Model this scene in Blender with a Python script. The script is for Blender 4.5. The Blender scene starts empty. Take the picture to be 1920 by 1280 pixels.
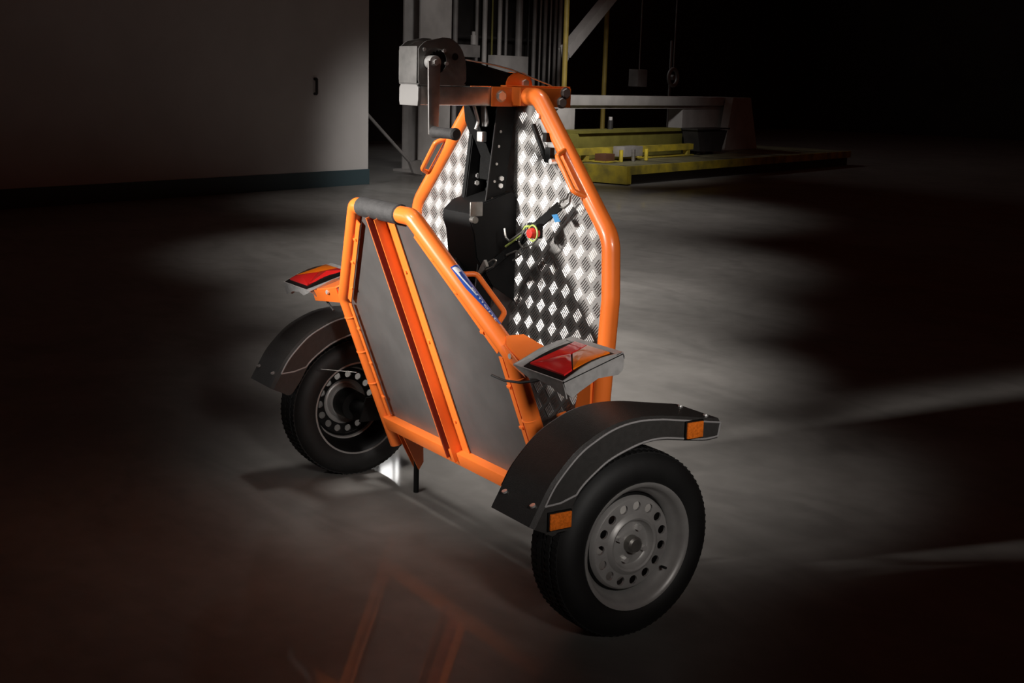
import bpy, bmesh, math, random
import numpy as np
from mathutils import Vector, Matrix
random.seed(4)
C = bpy.context.scene
COL = C.collection
PI = math.pi

# ------------------------------------------------------------------ camera
F_PX = 2381.75
CAM = Vector((3.76791, -2.33197, 1.64491))
YAW, PITCH, ROLL = 0.979787, 0.202827, 0.028959
fw = Vector((-math.sin(YAW)*math.cos(PITCH), math.cos(YAW)*math.cos(PITCH), -math.sin(PITCH)))
r0 = Vector((math.cos(YAW), math.sin(YAW), 0)); u0 = r0.cross(fw)
rt = math.cos(ROLL)*r0 + math.sin(ROLL)*u0
up = -math.sin(ROLL)*r0 + math.cos(ROLL)*u0
cd = bpy.data.cameras.new('camera'); cam = bpy.data.objects.new('camera', cd); COL.objects.link(cam)
cd.sensor_width = 36; cd.lens = F_PX*36/1920; cd.clip_end = 200
M = Matrix((rt, up, -fw)).transposed().to_4x4(); M.translation = CAM
cam.matrix_world = M
C.camera = cam

# ------------------------------------------------------------------ world, lights, exposure
C.view_settings.view_transform = 'Standard'; C.view_settings.look = 'None'
C.view_settings.exposure = 0.0; C.view_settings.gamma = 1.0; C.view_settings.use_curve_mapping = False
w = bpy.data.worlds.new('world'); C.world = w; w.use_nodes = True
w.node_tree.nodes['Background'].inputs[0].default_value = (1.0, 0.22, 0.10, 1)
w.node_tree.nodes['Background'].inputs[1].default_value = 0.013

def area(name, loc, target, power, sx, sy, col=(1, 1, 1), spread=180):
    l = bpy.data.lights.new(name, 'AREA'); l.energy = power; l.shape = 'RECTANGLE'; l.size = sx; l.size_y = sy
    l.color = col; l.spread = math.radians(spread)
    o = bpy.data.objects.new(name, l); COL.objects.link(o); o.location = loc
    o.rotation_euler = (Vector(target)-Vector(loc)).to_track_quat('-Z', 'Y').to_euler(); return o
def spot(name, loc, target, power, ang, blend=1, rad=.3, col=(1, 1, 1)):
    l = bpy.data.lights.new(name, 'SPOT'); l.energy = power; l.spot_size = math.radians(ang); l.spot_blend = blend
    l.shadow_soft_size = rad; l.color = col
    o = bpy.data.objects.new(name, l); COL.objects.link(o); o.location = loc
    o.rotation_euler = (Vector(target)-Vector(loc)).to_track_quat('-Z', 'Y').to_euler(); return o
WARM = (1, .95, .9)
def along(d, side=0, z=0):
    return (CAM.x-.83*d+.557*side, CAM.y+.557*d+.83*side, z)
spot('key_lamp', (-1.0, -6.0, 2.75), (-.08, .1, .98), 4500, 14.4, .6, .3, WARM)
spot('fill_lamp', (.3, -3.4, 4.6), (-.10, .1, 1.0), 400, 18, .9, .3, WARM)  # unseen spot added to catch the tread bars and plate
area('plate_softbox', (-4.3, -2.95, 1.35), (0, .12, 1.55), .9, 2.6, 1.2, (1, .98, .96), 36)  # unseen area light added for its reflection in the deck plate
spot('floor_fill', (.9, -3.0, 4.6), (-.30, .0, 0), 330, 11, 1, .2, WARM)  # unseen narrow spot added to lift the floor by the front frame
spot('pool_spot', along(5.0, .1, 6), along(5.4, .2), 1450, 25, 1, .6, WARM)  # unseen overhead spots, added to pool light along the view axis
spot('pool_spot', along(7.2, .1, 6), along(7.4, .1), 2100, 33, 1, .25, WARM)
spot('pool_spot', along(9.6, .0, 6), along(9.6, .0), 1400, 42, 1, .25, WARM)
spot('pool_spot', along(12, -.2, 6.5), along(12, -.2), 1300, 54, 1, .25, WARM)
spot('pool_spot', along(17, .2, 6.5), along(17, .2), 1050, 66, 1, .25, WARM)
spot('hall_fill', along(14.5, -.2, 4.2), (-14.0, 7.7, .1), 900, 33, 1, .4, WARM)  # unseen spot added to brighten the partition wall
spot('hall_fill', (-9.8, 9.0, 4.6), (-15.1, 11.6, .8), 1200, 50, 1, .4, WARM)  # unseen spot added to brighten bench and platform
spot('pipe_fill', (-10.5, 7.5, 5.0), (-17.3, 10.3, 2.0), 300, 36, 1, .4, WARM)  # added spot, only lifts the pipe row
spot('side_fill', (5.0, -1.2, 2.6), (.5, .1, .72), 500, 21, 1, .4, WARM)  # unseen spot added for the near wheel face and fender top

# ------------------------------------------------------------------ helpers
def hit(px, py, n, k):
    """point where the sight line of a measured image point meets the plane n.P = k"""
    d = fw + rt*((px-960)/F_PX) - up*((py-640)/F_PX)
    n = Vector(n); return CAM + d*((k - n.dot(CAM))/n.dot(d))
HS = Vector((-.34, .94, 0)).normalized(); HV = Vector((-.94, -.34, 0)).normalized()   # hall axes
def hall(s, v, z=0): return HS*s + HV*v + Vector((0, 0, z))
def hv(px, py, v):
    g = hit(px, py, HV, v); return g.dot(HS), g.z

class MB:
    def __init__(s): s.v = []; s.f = []
    def add(s, vs, fs):
        b = len(s.v); s.v += [Vector(p) for p in vs]; s.f += [[b+i for i in f] for f in fs]; return s
    def box(s, c, size, ax=None):
        c = Vector(c); X, Y, Z = ax or (Vector((1, 0, 0)), Vector((0, 1, 0)), Vector((0, 0, 1)))
        a, b, h = [q/2 for q in size]
        vs = [c+X*(i*a)+Y*(j*b)+Z*(k*h) for k in (-1, 1) for j in (-1, 1) for i in (-1, 1)]
        return s.add(vs, [(0, 2, 3, 1), (4, 5, 7, 6), (0, 1, 5, 4), (2, 6, 7, 3), (0, 4, 6, 2), (1, 3, 7, 5)])
    def prism(s, poly, d):
        poly = [Vector(p) for p in poly]; n = len(poly); d = Vector(d)
        fs = [tuple(range(n-1, -1, -1)), tuple(range(n, 2*n))]
        fs += [(i, (i+1) % n, n+(i+1) % n, n+i) for i in range(n)]
        return s.add(poly+[p+d for p in poly], fs)
    def tube(s, path, r, seg=16, cap=True, closed=False):
        P = [Vector(p) for p in path]; n = len(P)
        T = []
        for i in range(n):
            if closed: t = P[(i+1) % n]-P[i-1]
            else: t = P[min(i+1, n-1)]-P[max(i-1, 0)]
            T.append(t.normalized())
        a = Vector((0, 0, 1)) if abs(T[0].z) < .9 else Vector((1, 0, 0))
        N = (a - T[0]*a.dot(T[0])).normalized()
        vs = []; rr = r if isinstance(r, (list, tuple)) else [r]*n
        for i in range(n):
            N = (N - T[i]*N.dot(T[i])).normalized(); B = T[i].cross(N)
            vs += [P[i]+(N*math.cos(2*PI*k/seg)+B*math.sin(2*PI*k/seg))*rr[i] for k in range(seg)]
        fs = []
        for i in range(n if closed else n-1):
            j = (i+1) % n
            fs += [(i*seg+k, i*seg+(k+1) % seg, j*seg+(k+1) % seg, j*seg+k) for k in range(seg)]
        if cap and not closed:
            fs += [tuple(range(seg-1, -1, -1)), tuple((n-1)*seg+k for k in range(seg))]
        return s.add(vs, fs)
    def cyl(s, a, b, r, seg=20, r2=None): return s.tube([a, b], [r, r if r2 is None else r2], seg)
    def lathe(s, prof, c, seg=64, sgn=1, closed=False):
        """prof: (x offset, radius) revolved about the X axis through c"""
        c = Vector(c); m = len(prof); vs = []
        for k in range(seg):
            a = 2*PI*k/seg
            for x, r in prof: vs.append(c+Vector((x*sgn, r*math.cos(a), r*math.sin(a))))
        fs = []
        for k in range(seg):
            j = (k+1) % seg
            for i in range(m if closed else m-1):
                i2 = (i+1) % m; fs.append((k*m+i, k*m+i2, j*m+i2, j*m+i))
        return s.add(vs, fs)
    def ribbon(s, path, wdir, w_, th):
        P = [Vector(p) for p in path]; n = len(P); vs = []
        W = wdir if isinstance(wdir, list) else [wdir]*n
        for i in range(n):
            t = (P[min(i+1, n-1)]-P[max(i-1, 0)]).normalized(); wd = Vector(W[i]).normalized(); nn = t.cross(wd).normalized()
            vs += [P[i]-wd*w_/2-nn*th/2, P[i]+wd*w_/2-nn*th/2, P[i]+wd*w_/2+nn*th/2, P[i]-wd*w_/2+nn*th/2]
        fs = [(0, 1, 2, 3), tuple(4*(n-1)+k for k in (3, 2, 1, 0))]
        for i in range(n-1): fs += [(4*i+k, 4*i+4+k, 4*i+4+(k+1) % 4, 4*i+(k+1) % 4) for k in range(4)]
        return s.add(vs, fs)
    def build(s, name, mat, parent=None, smooth=40, bevel=0, **props):
        me = bpy.data.meshes.new(name); off = parent_loc(parent)
        me.from_pydata([tuple(v-off) for v in s.v], [], s.f); me.materials.append(mat)
        bm = bmesh.new(); bm.from_mesh(me); bmesh.ops.recalc_face_normals(bm, faces=bm.faces)
        if bevel:
            es = [e for e in bm.edges if len(e.link_faces) == 2 and e.calc_face_angle(0) > .6]
            bmesh.ops.bevel(bm, geom=es, offset=bevel, segments=2, profile=.6, affect='EDGES', clamp_overlap=True)
        bm.to_mesh(me); bm.free()
        if smooth:
            me.polygons.foreach_set('use_smooth', [True]*len(me.polygons))
            me.set_sharp_from_angle(angle=math.radians(smooth))
        o = bpy.data.objects.new(name, me); COL.objects.link(o)
        if parent: o.parent = parent
        for k, v in props.items(): o[k] = v
        return o
def parent_loc(p):
    v = Vector((0, 0, 0))
    while p is not None: v = v + p.location; p = p.parent
    return v
def thing(name, label, cat, loc=(0, 0, 0), group=None):
    o = bpy.data.objects.new(name, None); COL.objects.link(o); o.location = loc; o.empty_display_size = .1
    o['label'] = label; o['category'] = cat
    if group: o['group'] = group
    return o
def fillet(pts, r, n=8):
    P = [Vector(p) for p in pts]; out = [P[0]]
    for i in range(1, len(P)-1):
        a = (P[i-1]-P[i]); b = (P[i+1]-P[i]); la, lb = a.length, b.length; a.normalize(); b.normalize()
        ang = a.angle(b); rr = r[i-1] if isinstance(r, (list, tuple)) else r
        d = min(rr/math.tan(ang/2), la*.49, lb*.49)
        p0 = P[i]+a*d; p1 = P[i]+b*d
        for k in range(n+1):
            t = k/n; out.append(p0*(1-t)**2 + P[i]*2*t*(1-t) + p1*t*t)
    out.append(P[-1]); return out
def mirx(pts): return [Vector((-p[0], p[1], p[2])) for p in pts]

# ------------------------------------------------------------------ materials
def mat(name, col, rough=.5, metal=0, coat=0, noise=0, nscale=20, bump=0, bscale=60, spec=.5, coatr=.05, emit=0, alpha=None, dark=None):
    m = bpy.data.materials.new(name); m.use_nodes = True; nt = m.node_tree; b = nt.nodes['Principled BSDF']
    b.inputs['Base Color'].default_value = (*col, 1); b.inputs['Roughness'].default_value = rough
    b.inputs['Metallic'].default_value = metal; b.inputs['Coat Weight'].default_value = coat
    b.inputs['Coat Roughness'].default_value = coatr; b.inputs['Specular IOR Level'].default_value = spec
    tc = nt.nodes.new('ShaderNodeTexCoord')
    if noise:
        n = nt.nodes.new('ShaderNodeTexNoise'); n.inputs['Scale'].default_value = nscale; n.inputs['Detail'].default_value = 6
        nt.links.new(tc.outputs['Object'], n.inputs['Vector'])
        r = nt.nodes.new('ShaderNodeValToRGB'); d = dark or tuple(c*(1-noise) for c in col)
        r.color_ramp.elements[0].position = .35; r.color_ramp.elements[1].position = .65
        r.color_ramp.elements[0].color = (*d, 1); r.color_ramp.elements[1].color = (*[min(1, c*(1+noise*.4)) for c in col], 1)
        nt.links.new(n.outputs['Fac'], r.inputs['Fac']); nt.links.new(r.outputs['Color'], b.inputs['Base Color'])
    if bump:
        n2 = nt.nodes.new('ShaderNodeTexNoise'); n2.inputs['Scale'].default_value = bscale; n2.inputs['Detail'].default_value = 4
        nt.links.new(tc.outputs['Object'], n2.inputs['Vector'])
        bu = nt.nodes.new('ShaderNodeBump'); bu.inputs['Strength'].default_value = bump; bu.inputs['Distance'].default_value = .004
        nt.links.new(n2.outputs['Fac'], bu.inputs['Height']); nt.links.new(bu.outputs['Normal'], b.inputs['Normal'])
    if emit:
        b.inputs['Emission Color'].default_value = (*col, 1); b.inputs['Emission Strength'].default_value = emit
    return m
ORANGE = mat('orange_paint', (.92, .195, .030), .34, 0, .35, .08, 6, .05, 25)
GALV = mat('galvanised_steel', (.52, .50, .48), .34, .85, 0, .18, 30, .08, 30)
GALVD = mat('dull_zinc_panel', (.155, .15, .146), .42, .55, 0, .12, 9, .10, 14)
ALU = mat('tread_plate_aluminium', (.34, .33, .32), .52, .6, 0, .12, 14)
TREAD = mat('polished_tread_aluminium', (.44, .43, .42), .36, .9)
REDSHADE = mat('dark_red_shade', (.30, .05, .025), .7)  # orange paint darkened: shade of the channel interior put into the colour
ZINCP = mat('light_zinc_paint', (.55, .54, .53), .36, .35, 0, .15, 40)
WINCHM = mat('dimmed_winch_zinc', (.17, .165, .158), .5, .5, 0, .2, 30)  # zinc darkened to carry the light falloff toward the winch
CAPM = mat('grey_end_cap_plastic', (.20, .195, .19), .5)
CHROME = mat('bright_zinc', (.85, .84, .82), .35, .7)
BLACK = mat('black_coated_steel', (.005, .005, .005), .55, 0, 0, .2, 30, spec=.22)
RUBBER = mat('tyre_rubber', (.0075, .0075, .0075), .62, 0, 0, .3, 12, .1, 80)
PLASTIC = mat('fender_plastic', (.042, .040, .038), .45, 0, 0, .15, 60, .35, 350)
PLTRIM = mat('fender_edge_plastic', (.34, .33, .33), .4)
WEB = mat('black_webbing', (.004, .004, .004), .9, 0, 0, .3, 90, .4, 300, spec=.2)
GRIP = mat('black_foam_grip', (.035, .034, .034), .7, 0, 0, .2, 40, .3, 120)
RIM = mat('silver_wheel_paint', (.36, .35, .34), .42, .35, 0, .12, 16)
HUBM = mat('bare_hub_steel', (.30, .29, .27), .35, .8, 0, .2, 30)
LRED = mat('red_lens', (.75, .02, .02), .12, 0, .8, 0)
LAMB = mat('amber_lens', (.95, .20, .01), .15, 0, .8, 0)
REFL = mat('amber_reflector', (.90, .20, .02), .3, 0, .4, .25, 160, .3, 250)
BLUE = mat('blue_decal', (.03, .09, .42), .35, 0, .3)
WHITE = mat('white_print', (.85, .87, .92), .4)
WALLW = mat('white_wall_paint', (.62, .60, .59), .6, 0, 0, .06, 1.5)
TEAL = mat('dark_teal_paint', (.05, .085, .10), .5)
BEAMW = mat('white_steel_paint', (.50, .48, .47), .45, 0, 0, .15, 3)
PIPEG = mat('grey_pipe_paint', (.30, .285, .28), .45, 0, 0, .2, 4)
DARKM = mat('dark_machine_paint', (.03, .028, .028), .6, 0, 0, .3, 4)
YEL = mat('yellow_safety_paint', (.55, .43, .04), .5, 0, 0, .4, 3.5, dark=(.26, .22, .05))
YELT = mat('yellow_pole_paint', (.42, .31, .07), .5, 0, 0, .2, 5)
OLIVE = mat('olive_yellow_paint', (.22, .20, .045), .55, 0, 0, .25, 3)
PLATF = mat('worn_platform_top', (.20, .19, .11), .55, 0, 0, .4, 3)
GREEN = mat('green_yellow_cord', (.32, .40, .10), .5)
REDP = mat('red_knob_plastic', (.7, .03, .02), .35)
BLUEP = mat('blue_label_cloth', (.02, .16, .36), .6)
GLASSW = mat('daylit_window_glass', (1, .98, .96), .2, emit=34)

def floor_mat():
    m = bpy.data.materials.new('sealed_concrete_floor'); m.use_nodes = True; nt = m.node_tree; b = nt.nodes['Principled BSDF']
    tc = nt.nodes.new('ShaderNodeTexCoord')
    def noise(sc, det, dis=0, stretch=(1, 1, 1)):
        mp = nt.nodes.new('ShaderNodeMapping'); mp.inputs['Scale'].default_value = stretch; mp.inputs['Rotation'].default_value = (0, 0, .35)
        n = nt.nodes.new('ShaderNodeTexNoise'); n.inputs['Scale'].default_value = sc; n.inputs['Detail'].default_value = det
        n.inputs['Distortion'].default_value = dis
        nt.links.new(tc.outputs['Object'], mp.inputs['Vector']); nt.links.new(mp.outputs['Vector'], n.inputs['Vector']); return n
    a = noise(.7, 8, 1.2); c = noise(9, 10, .3); d = noise(1.1, 8, 2.5, (.7, 1.5, 1))
    def ramp(n, p0, c0, p1, c1):
        r = nt.nodes.new('ShaderNodeValToRGB'); e = r.color_ramp.elements
        e[0].position = p0; e[0].color = (*c0, 1); e[1].position = p1; e[1].color = (*c1, 1)
        nt.links.new(n.outputs['Fac'], r.inputs['Fac']); return r
    ra = ramp(a, .35, (.165, .158, .148), .65, (.215, .205, .192)); rc = ramp(c, .3, (.9,)*3, .7, (1.06,)*3)
    rd = ramp(d, .36, (.84,)*3, .52, (1,)*3)
    def mul(x, y):
        k = nt.nodes.new('ShaderNodeMix'); k.data_type = 'RGBA'; k.blend_type = 'MULTIPLY'; k.inputs['Factor'].default_value = 1
        nt.links.new(x, k.inputs[6]); nt.links.new(y, k.inputs[7]); return k.outputs[2]
    nt.links.new(mul(mul(ra.outputs[0], rc.outputs[0]), rd.outputs[0]), b.inputs['Base Color'])
    b.inputs['Roughness'].default_value = .55
    b.inputs['Coat Weight'].default_value = .2; b.inputs['Coat Roughness'].default_value = .05
    bu = nt.nodes.new('ShaderNodeBump'); bu.inputs['Strength'].default_value = .04; bu.inputs['Distance'].default_value = .003
    n3 = noise(3, 3); nt.links.new(n3.outputs['Fac'], bu.inputs['Height']); nt.links.new(bu.outputs['Normal'], b.inputs['Normal'])
    return m

# ------------------------------------------------------------------ the hall
def hbox(mb, s0, s1, v0, v1, z0, z1):
    return mb.box(hall((s0+s1)/2, (v0+v1)/2, (z0+z1)/2), (abs(s1-s0), abs(v1-v0), abs(z1-z0)), (HS, HV, Vector((0, 0, 1))))
def hpost(mb, px0, px1, v, z0, z1, depth=.25, ref=200):
    s0 = hv(px0, ref, v)[0]; s1 = hv(px1, ref, v)[0]; return hbox(mb, s0, s1, v, v+depth, z0, z1)
hbox(MB(), -25, 90, -9, 20, -.1, 0).build('floor', floor_mat(), smooth=0, kind='structure')
hbox(MB(), -14, 11.12, 10.81, 11.05, 0, 6).build('wall_left', WALLW, smooth=0, kind='structure')
hbox(MB(), -14, 11.135, 10.795, 10.809, 0.001, .235).build('baseboard_left', TEAL, smooth=0, kind='structure')
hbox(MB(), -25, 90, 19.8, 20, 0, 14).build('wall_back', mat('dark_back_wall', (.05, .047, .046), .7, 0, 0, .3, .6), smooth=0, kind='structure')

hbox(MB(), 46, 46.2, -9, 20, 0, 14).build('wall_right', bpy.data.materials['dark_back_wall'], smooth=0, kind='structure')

# column, braces and pipes at the back
t = thing('steel_column', 'white painted steel column standing behind the winch crank', 'column', hall(14.0, 12.2))
m_ = MB(); s0 = hv(786, 250, 12)[0]; s1 = hv(843, 250, 12)[0]
hbox(m_, s0, s1, 12.0, 12.03, 0, 7); m_.build('front_flange', BEAMW, t)
hbox(MB(), (s0+s1)/2-.02, (s0+s1)/2+.02, 12.03, 12.37, 0, 7).build('web', BEAMW, t)
hbox(MB(), s0, s1, 12.37, 12.40, 0, 7).build('rear_flange', BEAMW, t)
hbox(MB(), s0-.12, s1+.12, 11.9, 12.5, 0, .04).build('base_plate', BEAMW, t)
t = thing('brace_rod', 'thin grey steel rod slanting down behind the white partition edge', 'rod', hall(13.2, 11.9))
a = hit(660, 182, HV, 11.6); b = hit(783, 320, HV, 11.6)
MB().cyl(a, b, .028, 10).build('rod', PIPEG, t)
MB().prism([hit(768, 303, HV, 11.55), hit(790, 300, HV, 11.55), hit(792, 328, HV, 11.55), hit(776, 325, HV, 11.55)], HV*.05).build('foot_bracket', PIPEG, t)
# junction box and pipe rack behind the pulley
t = thing('pipe_rack', 'row of grey vertical pipes and conduits rising behind the orange pulley', 'pipes', hall(15.4, 13))
hbox(MB(), hv(852, 100, 13.6)[0], hv(1056, 100, 13.6)[0], 13.6, 13.65, .3, 6.5).build('backing_panel', DARKM, t)
for px, r, col in [(853, .05, PIPEG), (893, .035, PIPEG), (908, .05, BEAMW), (922, .02, OLIVE), (936, .045, BEAMW), (948, .03, PIPEG), (972, .075, PIPEG),
                   (990, .02, DARKM), (1001, .045, PIPEG), (1012, .02, BEAMW), (1021, .04, PIPEG), (1031, .02, BEAMW), (1040, .035, PIPEG), (1049, .04, BEAMW)]:
    s, z = hv(px, 90, 13.3); MB().cyl(hall(s, 13.3, 0), hall(s, 13.3, 6.4), r, 12).build('pipe', col, t)
for z_ in (2.45, 3.3):
    hbox(MB(), hv(852, 100, 13.4)[0], hv(1056, 100, 13.4)[0], 13.39, 13.43, z_, z_+.05).build('pipe_clamp', DARKM, t)
def hangbox(name, label, cat, x0, y0, x1, y1, v, d, m, bevel=.01):
    s0, z1 = hv(x0, y0, v); s1, z0 = hv(x1, y1, v)
    o = hbox(MB(), s0, s1, v, v+d, z0, z1).build(name, m, None, bevel=bevel); return o
def tag(o, label, cat, group=None):
    o['label'] = label; o['category'] = cat
    if group: o['group'] = group
    return o
tag(hangbox('junction_box', '', '', 930, 103, 990, 141, 13.0, .2, BEAMW), 'pale grey junction box mounted on the pipes above the pulley', 'box')
tag(hangbox('valve_box', '', '', 865, 83, 900, 108, 13.0, .2, PIPEG), 'small grey valve box on the pipes right of the winch', 'box')
t = thing('valve', 'grey valve with a round head between the winch and the pipes', 'valve', hall(hv(888, 75, 13)[0], 13.1, hv(888, 83, 13)[1]))
p = hit(888, 72, HV, 13.1); MB().cyl(p-Vector((0, 0, .12)), p+Vector((0, 0, .06)), .06, 14).build('valve_body', BEAMW, t)
MB().cyl(p+Vector((0, 0, .06)), p+Vector((0, 0, .13)), .04, 14).build('valve_head', BEAMW, t)
# yellow poles
def pole(px, v, r, z1, label, m, z0=0):
    s, _ = hv(px, 150, v); t = thing('yellow_pole', label, 'pole', hall(s, v, z0))
    MB().cyl(hall(s, v, z0), hall(s, v, z1), r, 14).build('post', m, t)
    MB().box(hall(s, v, z0+.02), (.3, .3, .04), (HS, HV, Vector((0, 0, 1)))).build('foot_plate', m, t)
pole(1058, 11.1, .05, 6.2, 'tall yellow pole rising beside the left end of the white beam', YELT)
pole(1133, 12.2, .05, 6.2, 'tan yellow pole passing behind the middle of the white beam', YELT)
pole(1256, 13.2, .03, 2.7, 'short thin grey post behind the white beam under the cable reel', PIPEG)
# diagonal brace
t = thing('diagonal_brace', 'white diagonal steel brace rising to the right from the yellow pole', 'brace', hall(17, 11.3))
a = hit(1058, 100, HV, 11.2); b = hit(1160, -25, HV, 11.2)
MB().ribbon([a, b], HV, .2, .2).build('brace_bar', BEAMW, t)
MB().prism([hit(1056, 84, HV, 11.15), hit(1078, 84, HV, 11.15), hit(1060, 125, HV, 11.15)], HV*.06).build('gusset', BEAMW, t)
# white bench frame
t = thing('bench_frame', 'long white steel beam bench with a grey end panel behind the platform', 'bench', hall(17.5, 10.2))
s0, z1 = hv(1050, 178, 10); s1, z0 = hv(1380, 203, 10); z0 = hv(1060, 204, 10)[1]
hbox(MB(), s0, s1, 10.0, 10.5, z0+.06, z1).build('beam', BEAMW, t, bevel=.008)
hbox(MB(), s0, s1, 10.06, 10.44, z0, z0+.06).build('lower_flange', BEAMW, t)
hbox(MB(), hv(1052, 230, 10)[0], hv(1082, 230, 10)[0], 10.05, 10.45, .315, z0).build('leg', BEAMW, t, bevel=.006)
sP = hv(1286, 220, 10)[0]; zP = hv(1286, 243, 10)[1]
hbox(MB(), sP, hv(1380, 220, 10)[0], 10.08, 10.4, zP, z0).build('end_panel', BEAMW, t)
a0 = hv(1372, 230, 9.8)[0]; a1 = hv(1405, 230, 9.8)[0]
MB().prism([hall(a0, 9.8, z1), hall(a1, 9.8, z1), hall(a1+.45, 9.8, .315), hall(a0-.27, 9.8, .315)], HV*.18).build('pedestal', BEAMW, t)
# olive beam and platform
t = thing('steel_platform', 'low worn steel platform edged in yellow on the floor behind the trailer', 'platform', hall(18, 9))
sc, vc = 14.50, 8.2; zt = .31
hbox(MB(), sc+.06, 24, vc+.06, 10.7, 0, zt-.13).build('plinth', mat('dark_plinth', (.06, .058, .055), .6), t)
hbox(MB(), sc, 24, vc, 10.75, zt-.04, zt).build('deck', PLATF, t)
hbox(MB(), sc-.02, 24, vc-.02, vc+.02, zt-.14, zt+.002).build('front_edge', YEL, t)
hbox(MB(), sc-.02, sc+.02, vc+.021, 10.75, .02, zt+.002).build('side_edge', YEL, t)
hbox(MB(), sc-.02, sc+.12, vc-.021, vc+.02, .02, zt-.141).build('corner_post', YEL, t)
for k in range(4):
    hbox(MB(), sc+1.6+k*2.2, sc+1.62+k*2.2, vc+.03, 10.7, zt, zt+.006).build('seam', DARKM, t)
t = thing('olive_beam', 'thick olive yellow beam lying on the platform below the white bench', 'beam', hall(17.8, 9.8, zt))
s0, z1 = hv(1084, 245, 9.6); s1, _ = hv(1280, 245, 9.6)
hbox(MB(), s0, s1, 9.6, 10.0, zt+.009, z1-.05).build('beam_body', OLIVE, t, bevel=.01)
hbox(MB(), s0, s1, 9.55, 10.02, z1-.05, z1).build('top_plate', OLIVE, t)
t = thing('guide_rail', 'bright yellow guide rail lying in front of the olive beam', 'rail', hall(17, 9.2, zt))
s0, z1 = hv(1088, 279, 9.2); s1, _ = hv(1300, 279, 9.2)
hbox(MB(), s0, s1, 9.2, 9.32, z1-.11, z1).build('rail_bar', YEL, t)
hbox(MB(), s0, s1, 9.18, 9.34, zt+.009, zt+.03).build('rail_foot', YEL, t)
for px in (1100, 1200, 1290):
    s = hv(px, 280, 9.2)[0]; hbox(MB(), s, s+.1, 9.21, 9.31, zt+.03, z1-.11).build('stay', YEL, t)
t = thing('rail_clamp', 'brown and yellow clamp block on the left of the guide rail', 'clamp', hall(hv(1145, 290, 8.95)[0], 9.0, zt))
s0, z1 = hv(1136, 289, 8.9); s1, _ = hv(1153, 289, 8.9)
hbox(MB(), s0, s1, 8.9, 9.12, zt+.009, z1).build('clamp_block', mat('rust_brown', (.12, .05, .03), .6), t, bevel=.005)
hbox(MB(), s0-.08, s1+.08, 8.86, 9.16, zt+.009, zt+.03).build('clamp_base', YEL, t)
t = thing('hydraulic_valve', 'grey hydraulic valve block with bolts lying across the guide rail', 'valve', hall(hv(1180, 280, 9)[0], 9.0, zt))
s0, z1 = hv(1168, 275, 8.95); s1, _ = hv(1203, 275, 8.95)
hbox(MB(), s0, s1, 8.92, 9.15, zt+.08, z1).build('valve_block', PIPEG, t, bevel=.01)
for px in (1163, 1186, 1210):
    s = hv(px, 285, 8.9)[0]; MB().cyl(hall(s, 8.88, zt+.005), hall(s, 8.88, z1-.05), .035, 12).build('bolt', YEL if px != 1186 else GALV, t)
# dark bin
t = thing('tilting_bin', 'dark tapered bin standing on the platform right of the olive beam', 'bin', hall(hv(1335, 290, 9.2)[0], 9.4, zt))
q0 = [hv(1308, 244, 9.2), hv(1364, 244, 9.2), hv(1352, 284, 9.2), hv(1312, 284, 9.2)]
MB().prism([hall(s, 9.2, z) for s, z in q0], HV*.33).build('hopper', DARKM, t)
hbox(MB(), q0[0][0]-.05, q0[1][0]+.05, 9.17, 9.54, q0[0][1], q0[0][1]+.03).build('rim', DARKM, t)
for px in (1320, 1345):
    s = hv(px, 290, 9.2)[0]; z = q0[2][1]
    MB().cyl(hall(s, 9.3, (zt+z)/2), hall(s, 9.36, (zt+z)/2), max((z-zt)/2-.01, .02), 16).build('castor', PIPEG, t)
    hbox(MB(), s-.03, s+.03, 9.37, 9.45, zt+.009, z).build('foot', DARKM, t)
s0, z1 = hv(1283, 243, 9.75); s1, z0 = hv(1303, 268, 9.75)
tag(hbox(MB(), s0, s1, 9.58, 9.8, zt+.009, z1).build('control_box', DARKM, None, bevel=.01), 'small dark control box between the olive beam and the tapered bin', 'box')
# hanging things
t = thing('cable_reel', 'round grey cable reel hanging above the right end of the white beam', 'reel', hit(1262, 160, HV, 12.5))
p = hit(1262, 145, HV, 12.5)
MB().tube([p+HS*(.21*math.cos(a)*1.0)+Vector((0, 0, .19*math.sin(a))) for a in [2*PI*k/28 for k in range(28)]], .045, 10, closed=True).build('coil', PIPEG, t)
MB().cyl(p-HV*.03, p+HV*.05, .06, 16).build('reel_hub', PIPEG, t)
MB().cyl(p+Vector((0, 0, .19)), p+Vector((0, 0, 3.5)), .014, 8).build('hanging_rope', PIPEG, t)
t = thing('hanging_motor', 'grey boxy motor hanging from a cable above the white beam', 'motor', hit(1205, 165, HV, 12.4))
s0, z1 = hv(1197, 130, 12.4); s1, z0 = hv(1213, 163, 12.4)
hbox(MB(), s0, s1, 12.4, 12.65, z0, z1).build('motor_body', PIPEG, t, bevel=.02)
p = hall((s0+s1)/2, 12.5, z1); MB().cyl(p, p+Vector((0, 0, 3)), .014, 8).build('hanging_rope', PIPEG, t)
t = thing('canister', 'tiny pale canister on the olive beam beside the tan pole', 'canister', hall(hv(1144, 243, 9.8)[0], 9.8, .8))
s, z = hv(1144, 244, 9.8); MB().cyl(hall(s, 9.8, z), hall(s, 9.8, z+.18), .05, 14).build('can', DARKM, t); MB().cyl(hall(s, 9.8, z+.18), hall(s, 9.8, z+.24), .035, 14).build('cap', BEAMW, t)
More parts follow.
